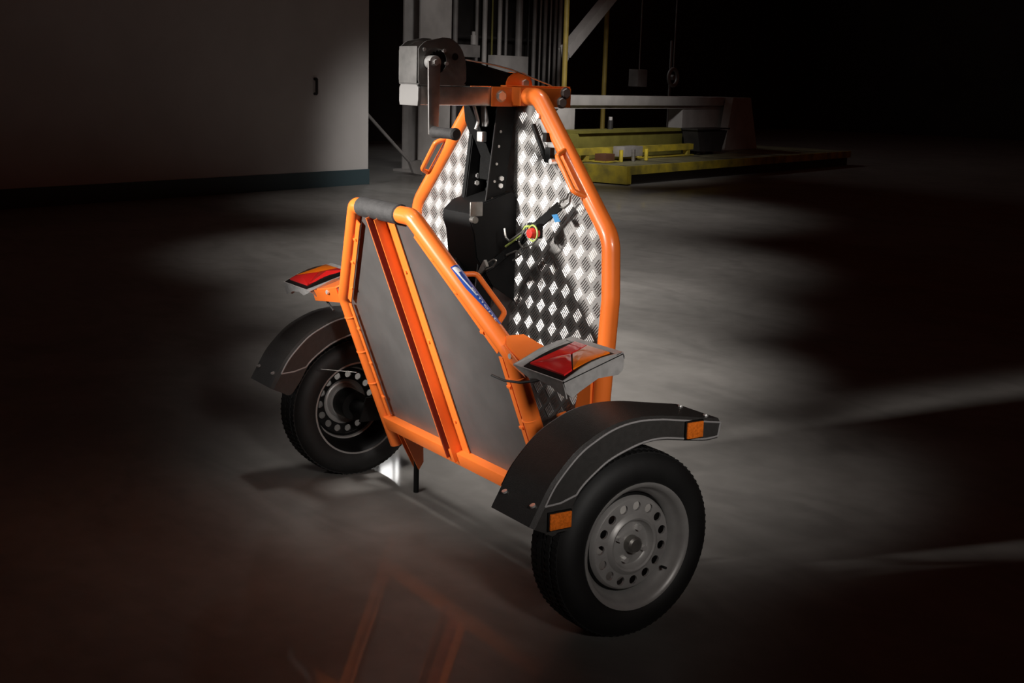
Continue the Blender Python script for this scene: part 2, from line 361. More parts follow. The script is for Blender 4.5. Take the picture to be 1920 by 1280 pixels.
# recess machine
t = thing('shelf_unit', 'dark shelf unit in the shadow beside the white partition', 'shelf', hall(13, 14))
for z in (.5, 1.1, 1.74, 2.6): hbox(MB(), 12.2, 14.6, 14.4, 15, z, z+.05).build('shelf', DARKM, t)
for s in (12.2, 14.6): hbox(MB(), s, s+.07, 14.4, 15, 0, 4).build('upright', DARKM, t)
t = thing('pull_handle', 'small dark vertical handle on the white partition wall', 'handle', hit(594, 168, HV, 10.79))
a = hit(594, 148, HV, 10.76); b = hit(594, 176, HV, 10.76); MB().cyl(a, b, .02, 10).build('bar', DARKM, t)
for q_ in (a, b): MB().cyl(q_, q_+HV*.05, .02, 10).build('mount', DARKM, t)
# high daylit windows seen mirrored in the floor
def window(n, pts, v):
    P = []
    for x, y in pts:
        g = hit(x, y, (0, 0, 1), 0); d = (g-CAM); d = Vector((d.x, d.y, -d.z)); k = (v - HV.dot(g))/HV.dot(d); P.append(g+d*k)
    s0 = sum(P[i].dot(HS) for i in (0, 3))/2; s1 = sum(P[i].dot(HS) for i in (1, 2))/2
    z0 = (P[0].z+P[1].z)/2; z1 = (P[2].z+P[3].z)/2
    o = hbox(MB(), s0, s1, v, v+.02, z0, z1).build('window_%d' % n, GLASSW, smooth=0, kind='structure')
    f = MB(); e = .08
    hbox(f, s0-e, s1+e, v-.04, v+.04, z0-e, z0); hbox(f, s0-e, s1+e, v-.04, v+.04, z1, z1+e)
    hbox(f, s0-e, s0, v-.04, v+.04, z0, z1); hbox(f, s1, s1+e, v-.04, v+.04, z0, z1)
    hbox(f, s0+(s1-s0)*.3-.03, s0+(s1-s0)*.3+.03, v-.04, v, z0, z1); f.build('frame', DARKM, o)
window(1, [(703, 862), (795, 862), (795, 897), (720, 897)], 19.6)
window(2, [(553, 892), (585, 892), (583, 912), (556, 912)], 19.6)

# ================================================================== THE TRAILER
T = thing('folding_trailer', 'orange folding motorcycle trailer standing folded upright on its two wheels', 'trailer')
X = (1, 0, 0)
# ---- front frame (leans forward)
FK = .376; FN = Vector((0, 1, FK)).normalized(); F0 = -.001+FK*.312          # plane y + FK z = F0
def fy(z, off=0): return F0-FK*z+off
def fpt(x, z, off=0):
    return Vector((x, fy(z), z))+FN*off
FT = .029
top = [(-.578, .20), (-.580, .36), (-.577, .816), (-.20, 1.205), (.20, 1.205), (.577, .816), (.580, .36), (.578, .20)]
path = fillet([fpt(x, z) for x, z in top], [.3, .05, .05, .05, .05, .3], 7)
ff = MB().tube(path, FT, 20).build('front_frame', ORANGE, T)
MB().box(fpt(0, .305), (1.13, .055, .055), (Vector(X), FN, Vector((0, -FK, 1)).normalized())).build('bottom_bar', ORANGE, ff, bevel=.004)
zin = Vector((0, -FK, 1)).normalized()
# flange strips on the inner side of the tubes
for sg in (-1, 1):
    for (x0, z0), (x1, z1) in (((.528, .34), (.525, .80)), ((.518, .815), (.20, 1.15))):
        a = fpt(sg*x0, z0, -.012); b = fpt(sg*x1, z1, -.012)
        MB().ribbon([a, b], (b-a).cross(FN).normalized(), .022, .004).build('flange_strip', ORANGE, ff)
    for (x, z) in ((.50, .42), (.505, .56), (.505, .70), (.44, .87), (.345, .985), (.255, 1.08)):
        c = fpt(sg*(x+.018), z, -.014); MB().box(c, (.022, .009, .011), (Vector(X), FN, zin)).build('rivet_tab', ORANGE, ff, bevel=.003)
    for z in (.47, .60, .74):
        MB().tube([fpt(sg*(.577+.0285*math.cos(a)), z, -.0285*math.sin(a)) for a in [PI*k/10 for k in range(11)]], .0035, 6).build('weld_ring', ORANGE, ff)
# panel
pp = [(-.55, .33), (.55, .33), (.552, .81), (.19, 1.18), (-.19, 1.18), (-.552, .81)]
MB().prism([fpt(x, z, .004) for x, z in pp], FN*.004).build('underside_panel', GALVD, ff, smooth=0)
# centre post : channel with a lip
def fbox(mb, x0, x1, z0, z1, o0, o1):
    return mb.prism([fpt(x0, z0, o0), fpt(x1, z0, o0), fpt(x1, z1, o0), fpt(x0, z1, o0)], FN*(o1-o0))
cp = MB(); fbox(cp, -.062, -.058, .30, 1.19, -.042, .002); fbox(cp, -.058, -.004, .30, 1.19, -.002, .002); fbox(cp, -.004, .0, .30, 1.19, -.042, .002)
fbox(cp, 0, .056, .30, 1.19, -.002, .002)
cpo = cp.build('centre_channel', ORANGE, ff, smooth=0)
shade_sheets = MB(); fbox(shade_sheets, -.0579, -.0565, .305, 1.185, -.0415, -.0022); fbox(shade_sheets, -.0565, -.0041, .305, 1.185, -.0035, -.0022); fbox(shade_sheets, -.0052, -.0041, .305, 1.185, -.0415, -.0035)
shade_sheets.build('channel_shade', REDSHADE, ff, smooth=0)  # thin sheets painted with the shade inside the channel
for z in (.45, .75, 1.0): MB().cyl(fpt(.025, z, -.006), fpt(.025, z, -.001), .008, 10).build('rivet', ORANGE, ff)
# grip
MB().tube([fpt(-.155, 1.205), fpt(-.15, 1.205), fpt(.12, 1.205), fpt(.125, 1.205)], [.028, .034, .034, .028], 24).build('foam_grip', GRIP, ff)
# decal on the right hand tube
A = fpt(.20, 1.205); B = fpt(.577, .816); ax = (B-A).normalized(); toC = (CAM-(A+B)/2); toC = (toC-ax*toC.dot(ax)).normalized()
sd = ax.cross(toC).normalized()
if sd.dot(up) < 0: sd = -sd
def dec(u, h, off):
    """u: metres along tube from A, h: metres around tube from the centre line"""
    a = h/FT+math.radians(38); return A+ax*u+(toC*math.cos(a)+sd*math.sin(a))*(FT+off)
def patch(u0, u1, h0f, h1f, off, nu=24, nh=10):
    mb = MB(); vs = []
    for i in range(nu+1):
        u = u0+(u1-u0)*i/nu
        for j in range(nh+1): vs.append(dec(u, h0f(i/nu)+(h1f(i/nu)-h0f(i/nu))*j/nh, off))
    return mb.add(vs, [(i*(nh+1)+j, i*(nh+1)+j+1, (i+1)*(nh+1)+j+1, (i+1)*(nh+1)+j) for i in range(nu) for j in range(nh)])
L = (B-A).length
dc = patch(L*.40, L*.83, lambda t: -.016+.022*max(0, t-.35)/.65, lambda t: .022, .0006).build('sticker', BLUE, ff)
patch(L*.41, L*.62, lambda t: -.013+.012*t, lambda t: -.009+.0135*t+.003*math.sin(PI*min(1, t*3)), .0011).build('swoosh', WHITE, dc)
patch(L*.41, L*.45, lambda t: -.009+.019*0, lambda t: -.002+.012*t**.5, .0011, 8).build('swoosh', WHITE, dc)
tcu = bpy.data.curves.new('lettering', 'FONT'); tcu.body = 'ement'; tcu.size = 1; tcu.resolution_u = 2
to = bpy.data.objects.new('lettering', tcu); COL.objects.link(to); bpy.context.view_layer.update()
tm = bpy.data.meshes.new_from_object(to); bpy.data.objects.remove(to)
xs = [v.co.x for v in tm.vertices]; w_ = max(xs)
for v in tm.vertices:
    x = v.co.x/w_; y = v.co.y
    p = dec(L*(.56+.25*x), -(y*.016)+.012 if False else (y-.35)*.016+.006, .0012); v.co = p
tm.materials.append(WHITE); lo = bpy.data.objects.new('lettering', tm); COL.objects.link(lo); lo.parent = dc

def dloop(tubepts, out, parent, r=.006):
    a, b = Vector(tubepts[0]), Vector(tubepts[1]); out = Vector(out); d = (b-a)
    MB().tube(fillet([a, a+out+d*.12, b+out-d*.12, b], .02, 5), r, 12).build('lashing_loop', ORANGE, parent)
# loop on the rear side of the front frame
dloop([fpt(.36, 1.03, .02), fpt(.50, .885, .02)], FN*.05+Vector((.0, 0, 0)), ff, .009)
dloop([fpt(-.36, 1.03, .02), fpt(-.50, .885, .02)], FN*.05, ff, .009)
# feet under the frame : tapering orange plates with a dark stand rod
for sg in (-1, 1):
    g = [(-.03, .285), (.045, .275), (.02, .12), (0, .10)]
    pl = MB(); a0 = [Vector((sg*.545, y+.045, z)) for y, z in [(-.04, .29), (.07, .29), (.075, .13), (.055, .10)]]
    pl.prism(a0, Vector((sg*.006, 0, 0))).prism([p+Vector((-sg*.045, 0, 0)) for p in a0], Vector((sg*.006, 0, 0)))
    pl.build('foot_gusset', ORANGE, T)
    MB().cyl((sg*.522, .10, 0.0), (sg*.522, .10, .2), .011, 12).build('stand_rod', BLACK, T)

# ---- rear frame (vertical deck)
BY = .15; BT = .030
bp = [(-.578, .30), (-.60, .62), (-.622, .97), (-.598, 1.173), (-.205, 1.590), (.205, 1.590), (.598, 1.173), (.622, .97), (.60, .62), (.578, .30)]
def arc(pts): return [Vector((x, BY, z)) for x, z in pts]
half = fillet(arc([(.10, 1.590), (.19, 1.592), (.614, 1.162), (.626, .97), (.60, .62), (.578, .30)]), [.07, .11, .3, .5], 8)
rf = MB().tube(half, BT, 20).tube(mirx(half), BT, 20).build('rear_frame', ORANGE, T)
MB().box((0, BY, .32), (1.12, .06, .06)).build('bottom_bar', ORANGE, rf, bevel=.004)
MB().box((0, BY, 1.590), (.25, .062, .062)).build('cross_bar', ORANGE, rf, bevel=.003)
deck = [(-.575, .345), (.575, .345), (.595, .62), (.615, .97), (.592, 1.16), (.19, 1.57), (-.19, 1.57), (-.592, 1.16), (-.615, .97), (-.595, .62)]
dp = MB().prism([(x, BY-.004, z) for x, z in deck], (0, .008, 0)).build('deck_plate', ALU, rf, smooth=0)
# tread bars : bundles of five, alternating direction, pressed into the plate
def inside(x, z, m=.045):
    if z > 1.55 or z < .36: return False
    lim = .61-m+.02
    if z > 1.17: lim = .60-(z-1.17)*.975-m
    return abs(x) < lim
tr = MB(); Lt = .0705; s2 = math.sqrt(.5)
for i in range(-20, 21):
    for j in range(0, 46):
        cx = i*Lt/2; cz = .36+j*Lt/2
        if (i+j) % 2: continue
        if not inside(cx, cz): continue
        if abs(cx) < .055: continue
        A_ = (i % 2 == 0)
        d = Vector((s2, 0, s2)) if A_ else Vector((-s2, 0, s2)); n = Vector((-s2, 0, s2)) if A_ else Vector((s2, 0, s2))
        for k in range(5):
            c = Vector((cx, BY-.004, cz))+n*((k-2)*.0087)
            hl, hw, hh = .0205, .0026, .0024
            e0, e1 = c-d*hl, c+d*hl; o = Vector((0, -hh, 0))
            vs = [e0, c-d*hl*.7-n*hw, c+d*hl*.7-n*hw, e1, c+d*hl*.7+n*hw, c-d*hl*.7+n*hw, c-d*hl*.75+o, c+d*hl*.75+o]
            tr.add(vs, [(0, 1, 6), (1, 2, 7, 6), (2, 3, 7), (3, 4, 7), (4, 5, 6, 7), (5, 0, 6)])
tr.build('tread_pattern', TREAD, dp, smooth=0, kind='stuff')
# gussets low on the side tubes
for sg in (-1, 1):
    MB().prism([(sg*.53, BY-.035, .70), (sg*.585, BY-.035, .74), (sg*.585, BY-.035, .56), (sg*.50, BY-.035, .56)], (0, .07, 0)).build('gusset', ORANGE, rf)
    dloop([(sg*.375, BY-.02, 1.425), (sg*.505, BY-.02, 1.285)], (0, -.042, 0), rf, .009)
    MB().tube(fillet([(sg*.56, BY-.01, .56), (sg*.50, BY-.06, .555), (sg*.44, BY-.06, .55), (sg*.42, BY-.01, .55)], .02, 5), .006, 10).build('lashing_eye', ORANGE, rf)
# little hasp with bolts
hs = MB(); a = Vector((.205, BY-.03, 1.50)); b = Vector((.288, BY-.03, 1.385))
hb = MB().ribbon([a, b], (0, 1, 0), .012, .012).build('hasp_bar', BLACK, rf)
MB().ribbon([a+Vector((.028, .012, .02)), b+Vector((.03, .012, .02))], (1, 0, .7), .03, .004).build('hasp_plate', GALV, hb)
for q_ in (a+Vector((.03, 0, .03)), b+Vector((.03, 0, .0))): MB().cyl(q_+Vector((0, .02, 0)), q_-Vector((0, .006, 0)), .010, 8).build('bolt', CHROME, hb)
MB().box(b+Vector((.012, .005, .02)), (.03, .02, .05)).build('latch', BLACK, hb)
MB().box((a+b)/2+Vector((.04, .0, .02)), (.022, .02, .03)).build('latch', BLACK, hb)

# ---- wheel channel up the middle
def cy(z): return BY-.006-(1.56-z)*.12
def cbox(mb, x0, x1, z0, z1, o0, o1):
    return mb.add([(x0, cy(z0)+o0, z0), (x1, cy(z0)+o0, z0), (x1, cy(z0)+o1, z0), (x0, cy(z0)+o1, z0), (x0, cy(z1)+o0, z1), (x1, cy(z1)+o0, z1), (x1, cy(z1)+o1, z1), (x0, cy(z1)+o1, z1)],
                  [(0, 1, 2, 3), (4, 7, 6, 5), (0, 4, 5, 1), (1, 5, 6, 2), (2, 6, 7, 3), (3, 7, 4, 0)])
ch = MB(); cbox(ch, -.075, -.071, .57, 1.555, -.075, 0); cbox(ch, .056, .060, .57, 1.555, -.075, 0); cbox(ch, -.071, .056, .57, 1.555, -.004, 0)
cbox(ch, -.095, -.075, .57, 1.555, -.079, -.075); 
wc = ch.build('wheel_channel', BLACK, T, smooth=0)
sl = MB(); cbox(sl, -.045, .015, 1.20, 1.50, -.007, -.0041); sl.build('slotted_strip', GALV, wc, smooth=0)
for z in (1.24, 1.30, 1.36, 1.42, 1.47):
    MB().cyl((-.012, cy(z)-.0068, z), (-.012, cy(z)-.010, z), .006, 10).build('screw', BLACK, wc)
    MB().cyl((.0602, cy(z)-.05, z), (.063, cy(z)-.05, z), .005, 8).build('screw', GALV, wc)
for z in (1.31, 1.285):
    MB().cyl((-.0708, cy(z)-.04, z), (-.062, cy(z)-.04, z), .009, 6).build('nut', CHROME, wc)
    MB().cyl((.0602, cy(z)-.025, z), (.069, cy(z)-.025, z), .009, 6).build('nut', CHROME, wc)
ln = MB(); cbox(ln, .060, .0615, .73, 1.5, -.077, -.073); ln.build('edge_bead', mat('worn_black_edge', (.05, .05, .05), .35), wc)
# cradle for the motorcycle wheel
def xp(px, py, x): g = hit(px, py, X, x); return g
cr = MB()
for xx in (-.115, .075):
    pts = [xp(px, py, -.11) for px, py in [(905, 352), (880, 362), (850, 374), (833, 392), (832, 408), (838, 428), (842, 470), (870, 520), (925, 560), (935, 380)]]
    cr.prism([(xx, p.y, p.z) for p in pts], (.005, 0, 0))
cd_ = [xp(px, py, -.11) for px, py in [(905, 352), (880, 362), (850, 374), (833, 392), (832, 408), (838, 428), (842, 470), (870, 520)]]
cr.ribbon([Vector((-.02, p.y, p.z)) for p in cd_], X, .185, .004)
wcr = cr.build('wheel_cradle', BLACK, T, smooth=30)
q_ = xp(893, 392, .08); MB().box(q_, (.006, .05, .05), None).build('bracket', HUBM, wcr, bevel=.004)
q_ = xp(888, 412, .08); MB().cyl(q_-Vector((.01, 0, 0)), q_+Vector((.012, 0, 0)), .012, 10).build('bolt', HUBM, wcr)

# ---- drawbar, sleeve, pulley
DZ0, DZ1 = 1.556, 1.619
db = MB().box((-.0025, -.05, (DZ0+DZ1)/2), (.125, .37, DZ1-DZ0)).build('drawbar', GALV, T, bevel=.008)
dbe = MB().prism([(-.064, -.244, 1.553), (.058, -.244, 1.553), (.062, -.244, 1.575), (.062, -.244, 1.612), (.045, -.244, 1.626), (-.052, -.244, 1.626), (-.068, -.244, 1.612), (-.068, -.244, 1.568)], (0, .012, 0)).build('end_cap', CAPM, db, bevel=.002)
ps = MB(); ps.box((.066, .205, 1.588), (.008, .33, .066)); ps.box((-.071, .205, 1.588), (.008, .33, .066)); ps.box((0, .235, 1.624), (.13, .27, .006))
slv = ps.build('drawbar_sleeve', ORANGE, T, bevel=.0015)
for y, z in ((.075, 1.59), (.345, 1.605), (.33, 1.572)):
    MB().cyl((.070, y, z), (.080, y, z), .016, 6).build('bolt', CHROME, slv); MB().cyl((.070, y, z), (.0725, y, z), .021, 16).build('washer', GALV, slv)
pc = Vector((0, .175, 1.627))
for xx in (-.03, .026):
    prof = [Vector((xx, pc.y+.055*math.cos(a), pc.z+.045*math.sin(a))) for a in [PI*k/14 for k in range(15)]]
    MB().prism(prof, (.006, 0, 0)).build('pulley_cheek', ORANGE, slv, bevel=.001)
MB().lathe([(-.022, .0), (-.022, .044), (-.012, .036), (.012, .036), (.022, .044), (.022, .0)], pc, 32).build('pulley_roller', ORANGE, slv)
MB().cyl(pc+Vector((.033, .02, .008)), pc+Vector((.045, .02, .008)), .013, 6).build('pulley_bolt', CHROME, slv)
# ---- winch
wp = [(-.285, 1.622), (-.245, 1.622), (-.245, 1.735), (-.215, 1.765), (-.17, 1.775), (-.126, 1.774), (-.095, 1.757), (-.072, 1.725), (-.062, 1.69), (-.060, 1.622)]
def ringplate(mb, outer, hc, hr, x0, x1, n=40):
    """plate with one round hole: outer polygon resampled by angle around the hole centre"""
    hc = Vector(hc); V2 = []
    for k in range(n):
        a = 2*PI*k/n; d = Vector((math.cos(a), math.sin(a))); best = None
        for i in range(len(outer)):
            p, q = Vector(outer[i]), Vector(outer[(i+1) % len(outer)]); e = q-p; den = d.x*e.y-d.y*e.x
            if abs(den) < 1e-9: continue
            t = ((p.x-hc.x)*e.y-(p.y-hc.y)*e.x)/den; s = ((p.x-hc.x)*d.y-(p.y-hc.y)*d.x)/den
            if t > 0 and -1e-6 <= s <= 1+1e-6 and (best is None or t < best): best = t
        V2.append((hc+d*best, hc+d*hr))
    vs = []
    for x in (x0, x1):
        for o_, i_ in V2: vs += [(x, o_.x, o_.y), (x, i_.x, i_.y)]
    m = 2*n; fs = []
    for k in range(n):
        j = (k+1) % n
        fs += [(2*k, 2*j, 2*j+1, 2*k+1), (m+2*k, m+2*k+1, m+2*j+1, m+2*j), (2*k, m+2*k, m+2*j, 2*j), (2*k+1, 2*j+1, m+2*j+1, m+2*k+1)]
    return mb.add(vs, fs)
wo = [(-.246, 1.621), (-.246, 1.74), (-.22, 1.762), (-.19, 1.768), (-.155, 1.776), (-.126, 1.774), (-.095, 1.757), (-.075, 1.728), (-.064, 1.69), (-.062, 1.621)]
wm = MB(); ringplate(wm, wo, (-.183, 1.699), .043, .062, .066)
wn = ringplate(wm, [(y-.0, z) for y, z in wo], (-.183, 1.699), .02, -.068, -.064).box((0, -.155, 1.624), (.13, .18, .005)).build('winch_housing', WINCHM, T, smooth=30)
MB().prism([(-.06, -.25, 1.625), (.06, -.25, 1.625), (.06, -.25, 1.745), (-.06, -.25, 1.745)], (0, .004, 0)).build('front_plate', WINCHM, wn, bevel=.002)
MB().lathe([(-.060, 0), (-.060, .062), (-.055, .066), (-.052, .05), (-.05, .045), (.040, .045), (.042, .05), (.045, .06), (.05, .06), (.052, 0)], (0, -.165, 1.699), 40).build('drum', HUBM, wn)
gear = MB(); gp = []
for k in range(72):
    a = 2*PI*k/72; r_ = .040 if k % 4 < 2 else .035; gp.append(Vector((.053, -.165+r_*math.cos(a), 1.695+r_*math.sin(a))))
gear.prism(gp, (.006, 0, 0)).build('gear', BLACK, wn)
MB().cyl((.062, -.108, 1.715), (.0672, -.108, 1.715), .012, 14).build('pawl_pin', BLACK, wn)
for y, z in ((-.226, 1.735), (-.15, 1.733), (-.14, 1.692)): MB().cyl((.054, y, z), (.070, y, z), .006, 8).build('bolt', CHROME, wn)
ck = MB(); ck.cyl((.055, -.205, 1.694), (.105, -.205, 1.694), .022, 24)
cko = ck.build('crank_hub', CHROME, wn, bevel=.002)
MB().cyl((.105, -.205, 1.694), (.113, -.205, 1.694), .010, 6).build('crank_nut', CHROME, cko)
MB().prism([(.098, -.232, 1.70), (.098, -.186, 1.69), (.098, -.190, 1.462), (.098, -.226, 1.462)], (.008, 0, 0)).build('crank_arm', GALV, cko, bevel=.002)
MB().tube([(.104, -.208, 1.470), (.110, -.208, 1.470), (.130, -.208, 1.470), (.20, -.208, 1.470), (.245, -.208, 1.470), (.25, -.208, 1.470)], [.016, .020, .018, .017, .020, .014], 20).build('crank_grip', GRIP, cko)
# webbing
wb = MB(); wb.ribbon([(0, -.10, 1.725), (0, -.03, 1.705), (0, .05, 1.685), (0, .13, 1.668), (0, .175, 1.665), (0, .21, 1.655)], X, .052, .004)
wb.ribbon([(0, -.12, 1.64), (0, -.04, 1.632), (0, .06, 1.628), (0, .13, 1.628)], X, .055, .006)
wb.prism([(.020, -.085, 1.715), (.020, .13, 1.663), (.020, .12, 1.622), (.020, -.09, 1.622)], (.006, 0, 0))
wb.ribbon([(-.055, .03, 1.556), (-.05, .035, 1.50), (-.045, .06, 1.44), (-.04, .085, 1.38), (-.035, .08, 1.30)], X, .085, .003)
ws = wb.build('winch_webbing', WEB, T)
MB().tube(fillet([(.0, .01, 1.56), (0, .03, 1.50), (0, .02, 1.475)], .02), .006, 10).build('webbing_hook', CHROME, ws)
MB().prism([(-.02, .05, 1.555), (.01, .05, 1.555), (.03, .05, 1.50), (.02, .05, 1.485), (-.015, .05, 1.485)], (0, .006, 0)).build('webbing_buckle', CHROME, ws, bevel=.002)
MB().box((0, .045, 1.45), (.035, .02, .035)).build('webbing_shackle', CHROME, ws, bevel=.004)
wv = [hit(873, 112, X, .03), hit(928, 122, X, .03), hit(958, 130, X, .03), hit(981, 139, X, .03), hit(1032, 160, X, .03), hit(1050, 172, X, .03)]
MB().tube(wv, .0028, 8).build('steel_wire', GALV, T)

# ---- axle, hubs
MB().box((0, .075, .29), (1.50, .05, .05)).build('axle_beam', BLACK, T, bevel=.003)
# ---- wheels
a_ = .999; TW = .165
def wheel(sg):
    c = Vector((sg*a_, 0, .29))
    # rim with disc
    rm = MB()
    prof = [(-.163, .190), (-.163, .199), (-.158, .199), (-.152, .183), (-.140, .180), (-.11, .166), (-.075, .160), (-.04, .166), (-.022, .180), (-.010, .184), (-.006, .190), (0, .199), (.003, .1985), (.002, .193), (-.004, .185), (-.012, .180), (-.022, .177), (-.032, .170), (-.048, .158), (-.060, .156), (-.056, .150), (-.036, .145), (-.030, .1395)]
    rm.lathe(prof, c, 72, sg)
    # disc annulus with 15 holes
    n = 15; seg = 72; bk = MB()
    bk.lathe([(-.1625, .189), (-.152, .181), (-.140, .178), (-.11, .164), (-.075, .158), (-.05, .154), (-.045, .145), (-.036, .1395)], c, 72, sg)
    for k in range(n):
        a0 = 2*PI*(k+.5)/n+.0; aw = 2*PI/n
        ou = []
        for (u, v) in [(-1, -1), (-.5, -1), (0, -1), (.5, -1), (1, -1), (1, -.5), (1, 0), (1, .5), (1, 1), (.5, 1), (0, 1), (-.5, 1), (-1, 1), (-1, .5), (-1, 0), (-1, -.5)]:
            r_ = .118+v*.0215; an = a0+u*aw/2; ou.append((r_, an))
        vs = []
        for r_, an in ou: vs.append(c+Vector((sg*(-.030+(.1395-r_)*.08), r_*math.cos(an), r_*math.sin(an))))
        hc = Vector((0, .118*math.cos(a0), .118*math.sin(a0)))
        inn = []
        for r_, an in ou:
            p = Vector((0, r_*math.cos(an), r_*math.sin(an)))-hc; p.normalize(); inn.append(hc+p*.0145)
        for p in inn: vs.append(c+Vector((sg*-.0285, p.y, p.z)))
        for p in inn: vs.append(c+Vector((sg*-.036, p.y, p.z)))
        fs = [(i, (i+1) % 16, 16+(i+1) % 16, 16+i) for i in range(16)]+[(16+i, 16+(i+1) % 16, 32+(i+1) % 16, 32+i) for i in range(16)]
        rm.add(vs, fs)
        bk.add([v-Vector((sg*.004, 0, 0)) if i < 16 else v-Vector((sg*.0035, 0, 0)) for i, v in enumerate(vs[:32])], fs[:16])
    rm.lathe([(-.0266, .0965), (-.020, .090), (-.0165, .083), (-.019, .077), (-.034, .071), (-.038, .066), (-.038, .050), (-.034, .044), (-.034, .024), (-.040, .022)], c, 72, sg)
    o = rm.build('wheel', RIM, T, smooth=35)
    bk.build('rim_barrel', BLACK, o, smooth=35)
    # tyre with ribs
    tp = [(-.160, .192), (-.168, .205), (-.174, .225), (-.173, .245), (-.166, .264), (-.155, .277), (-.146, .2835)]
    def rib(x0, x1, r): return [(x0, r-.008), (x0+.0008, r), (x1-.0008, r), (x1, r-.008)]
    for x0, x1, r in ((-.146, -.118, .2865), (-.114, -.092, .2895), (-.088, -.077, .2900), (-.073, -.051, .2895), (-.047, -.019, .2865)): tp += rib(x0, x1, r)
    tp += [(-.019, .2835), (-.010, .277), (.001, .264), (.008, .245), (.009, .225), (.003, .205), (-.005, .192)]
    MB().lathe(tp, c, 96, sg).build('tyre', RUBBER, o, smooth=50)
    tb = MB()
    for k in range(84):
        for (x0, sk) in ((-.103, .012), (-.062, -.012), (-.132, .006), (-.033, -.006)):
            a0 = 2*PI*k/84; r_ = .2895 if abs(x0+.0825) < .03 else .2865
            q = []
            for dx, da in ((-.012, -.012+sk*.5), (.012, -.012-sk*.5), (.012, .016-sk*.5), (-.012, .016+sk*.5)):
                an = a0+da/1.0*.9; q.append((dx+x0, an))
            lo_ = [c+Vector((sg*x, (r_-.001)*math.cos(an), (r_-.001)*math.sin(an))) for x, an in q]
            hi_ = [c+Vector((sg*x, (r_+.0028)*math.cos(an), (r_+.0028)*math.sin(an))) for x, an in q]
            tb.add(lo_+hi_, [(4, 5, 6, 7), (0, 1, 5, 4), (1, 2, 6, 5), (2, 3, 7, 6), (3, 0, 4, 7)])
    tb.build('tread_blocks', RUBBER, o, smooth=0, kind='stuff')
    MB().lathe([(-.12, .028), (-.040, .028), (-.012, .026), (-.006, .020), (-.006, 0)], c, 32, sg).build('hub_cap', HUBM, o)
    MB().lathe([(-.13, .0), (-.13, .06), (-.045, .062), (-.0385, .060), (-.0385, .0)], c, 40, sg).build('brake_drum', BLACK, o)
    for k in range(4):
        an = PI/4+.35+k*PI/2; p = c+Vector((sg*-.038, .052*math.cos(an), .052*math.sin(an)))
        MB().cyl(p, p+Vector((sg*.016, 0, 0)), .010, 6, .009).build('wheel_bolt', CHROME, o)
    an = math.radians(-38); p = c+Vector((sg*-.03, .158*math.cos(an), .158*math.sin(an)))
    MB().cyl(p, p+Vector((sg*.03, -.012*math.cos(an), -.012*math.sin(an))), .0045, 8).build('tyre_valve', BLACK, o)
    MB().cyl(c+Vector((sg*-.25, 0, 0)), c+Vector((sg*-.13, 0, 0)), .03, 16).build('stub_axle', BLACK, o)
    MB().prism([(sg*(.73), -.05, .26), (sg*(.73), .10, .26), (sg*(.73), .12, .36), (sg*(.73), -.02, .36)], (sg*.01, 0, 0)).build('swing_arm', BLACK, o)
for sg in (1, -1): wheel(sg)
# ---- fenders
TOP = [(-.405, .425), (-.388, .455), (-.370, .486), (-.333, .545), (-.262, .617), (-.20, .655), (-.125, .684), (-.042, .6955), (.042, .692), (.10, .684), (.16, .674), (.22, .664), (.285, .654)]
BOT = [(-.352, .400), (-.322, .392), (-.282, .440), (-.238, .510), (-.172, .561), (-.12, .588), (-.04, .612), (.017, .620), (.065, .618), (.104, .612), (.165, .602), (.225, .594), (.275, .596)]
def smooth_pts(P, n=5):
    out = []
    for i in range(len(P)-1):
        p0 = Vector(P[max(i-1, 0)]); p1 = Vector(P[i]); p2 = Vector(P[i+1]); p3 = Vector(P[min(i+2, len(P)-1)])
        for k in range(n):
            t = k/n; out.append(.5*((2*p1)+(-p0+p2)*t+(2*p0-5*p1+4*p2-p3)*t*t+(-p0+3*p1-3*p2+p3)*t**3))
    out.append(Vector(P[-1])); return out
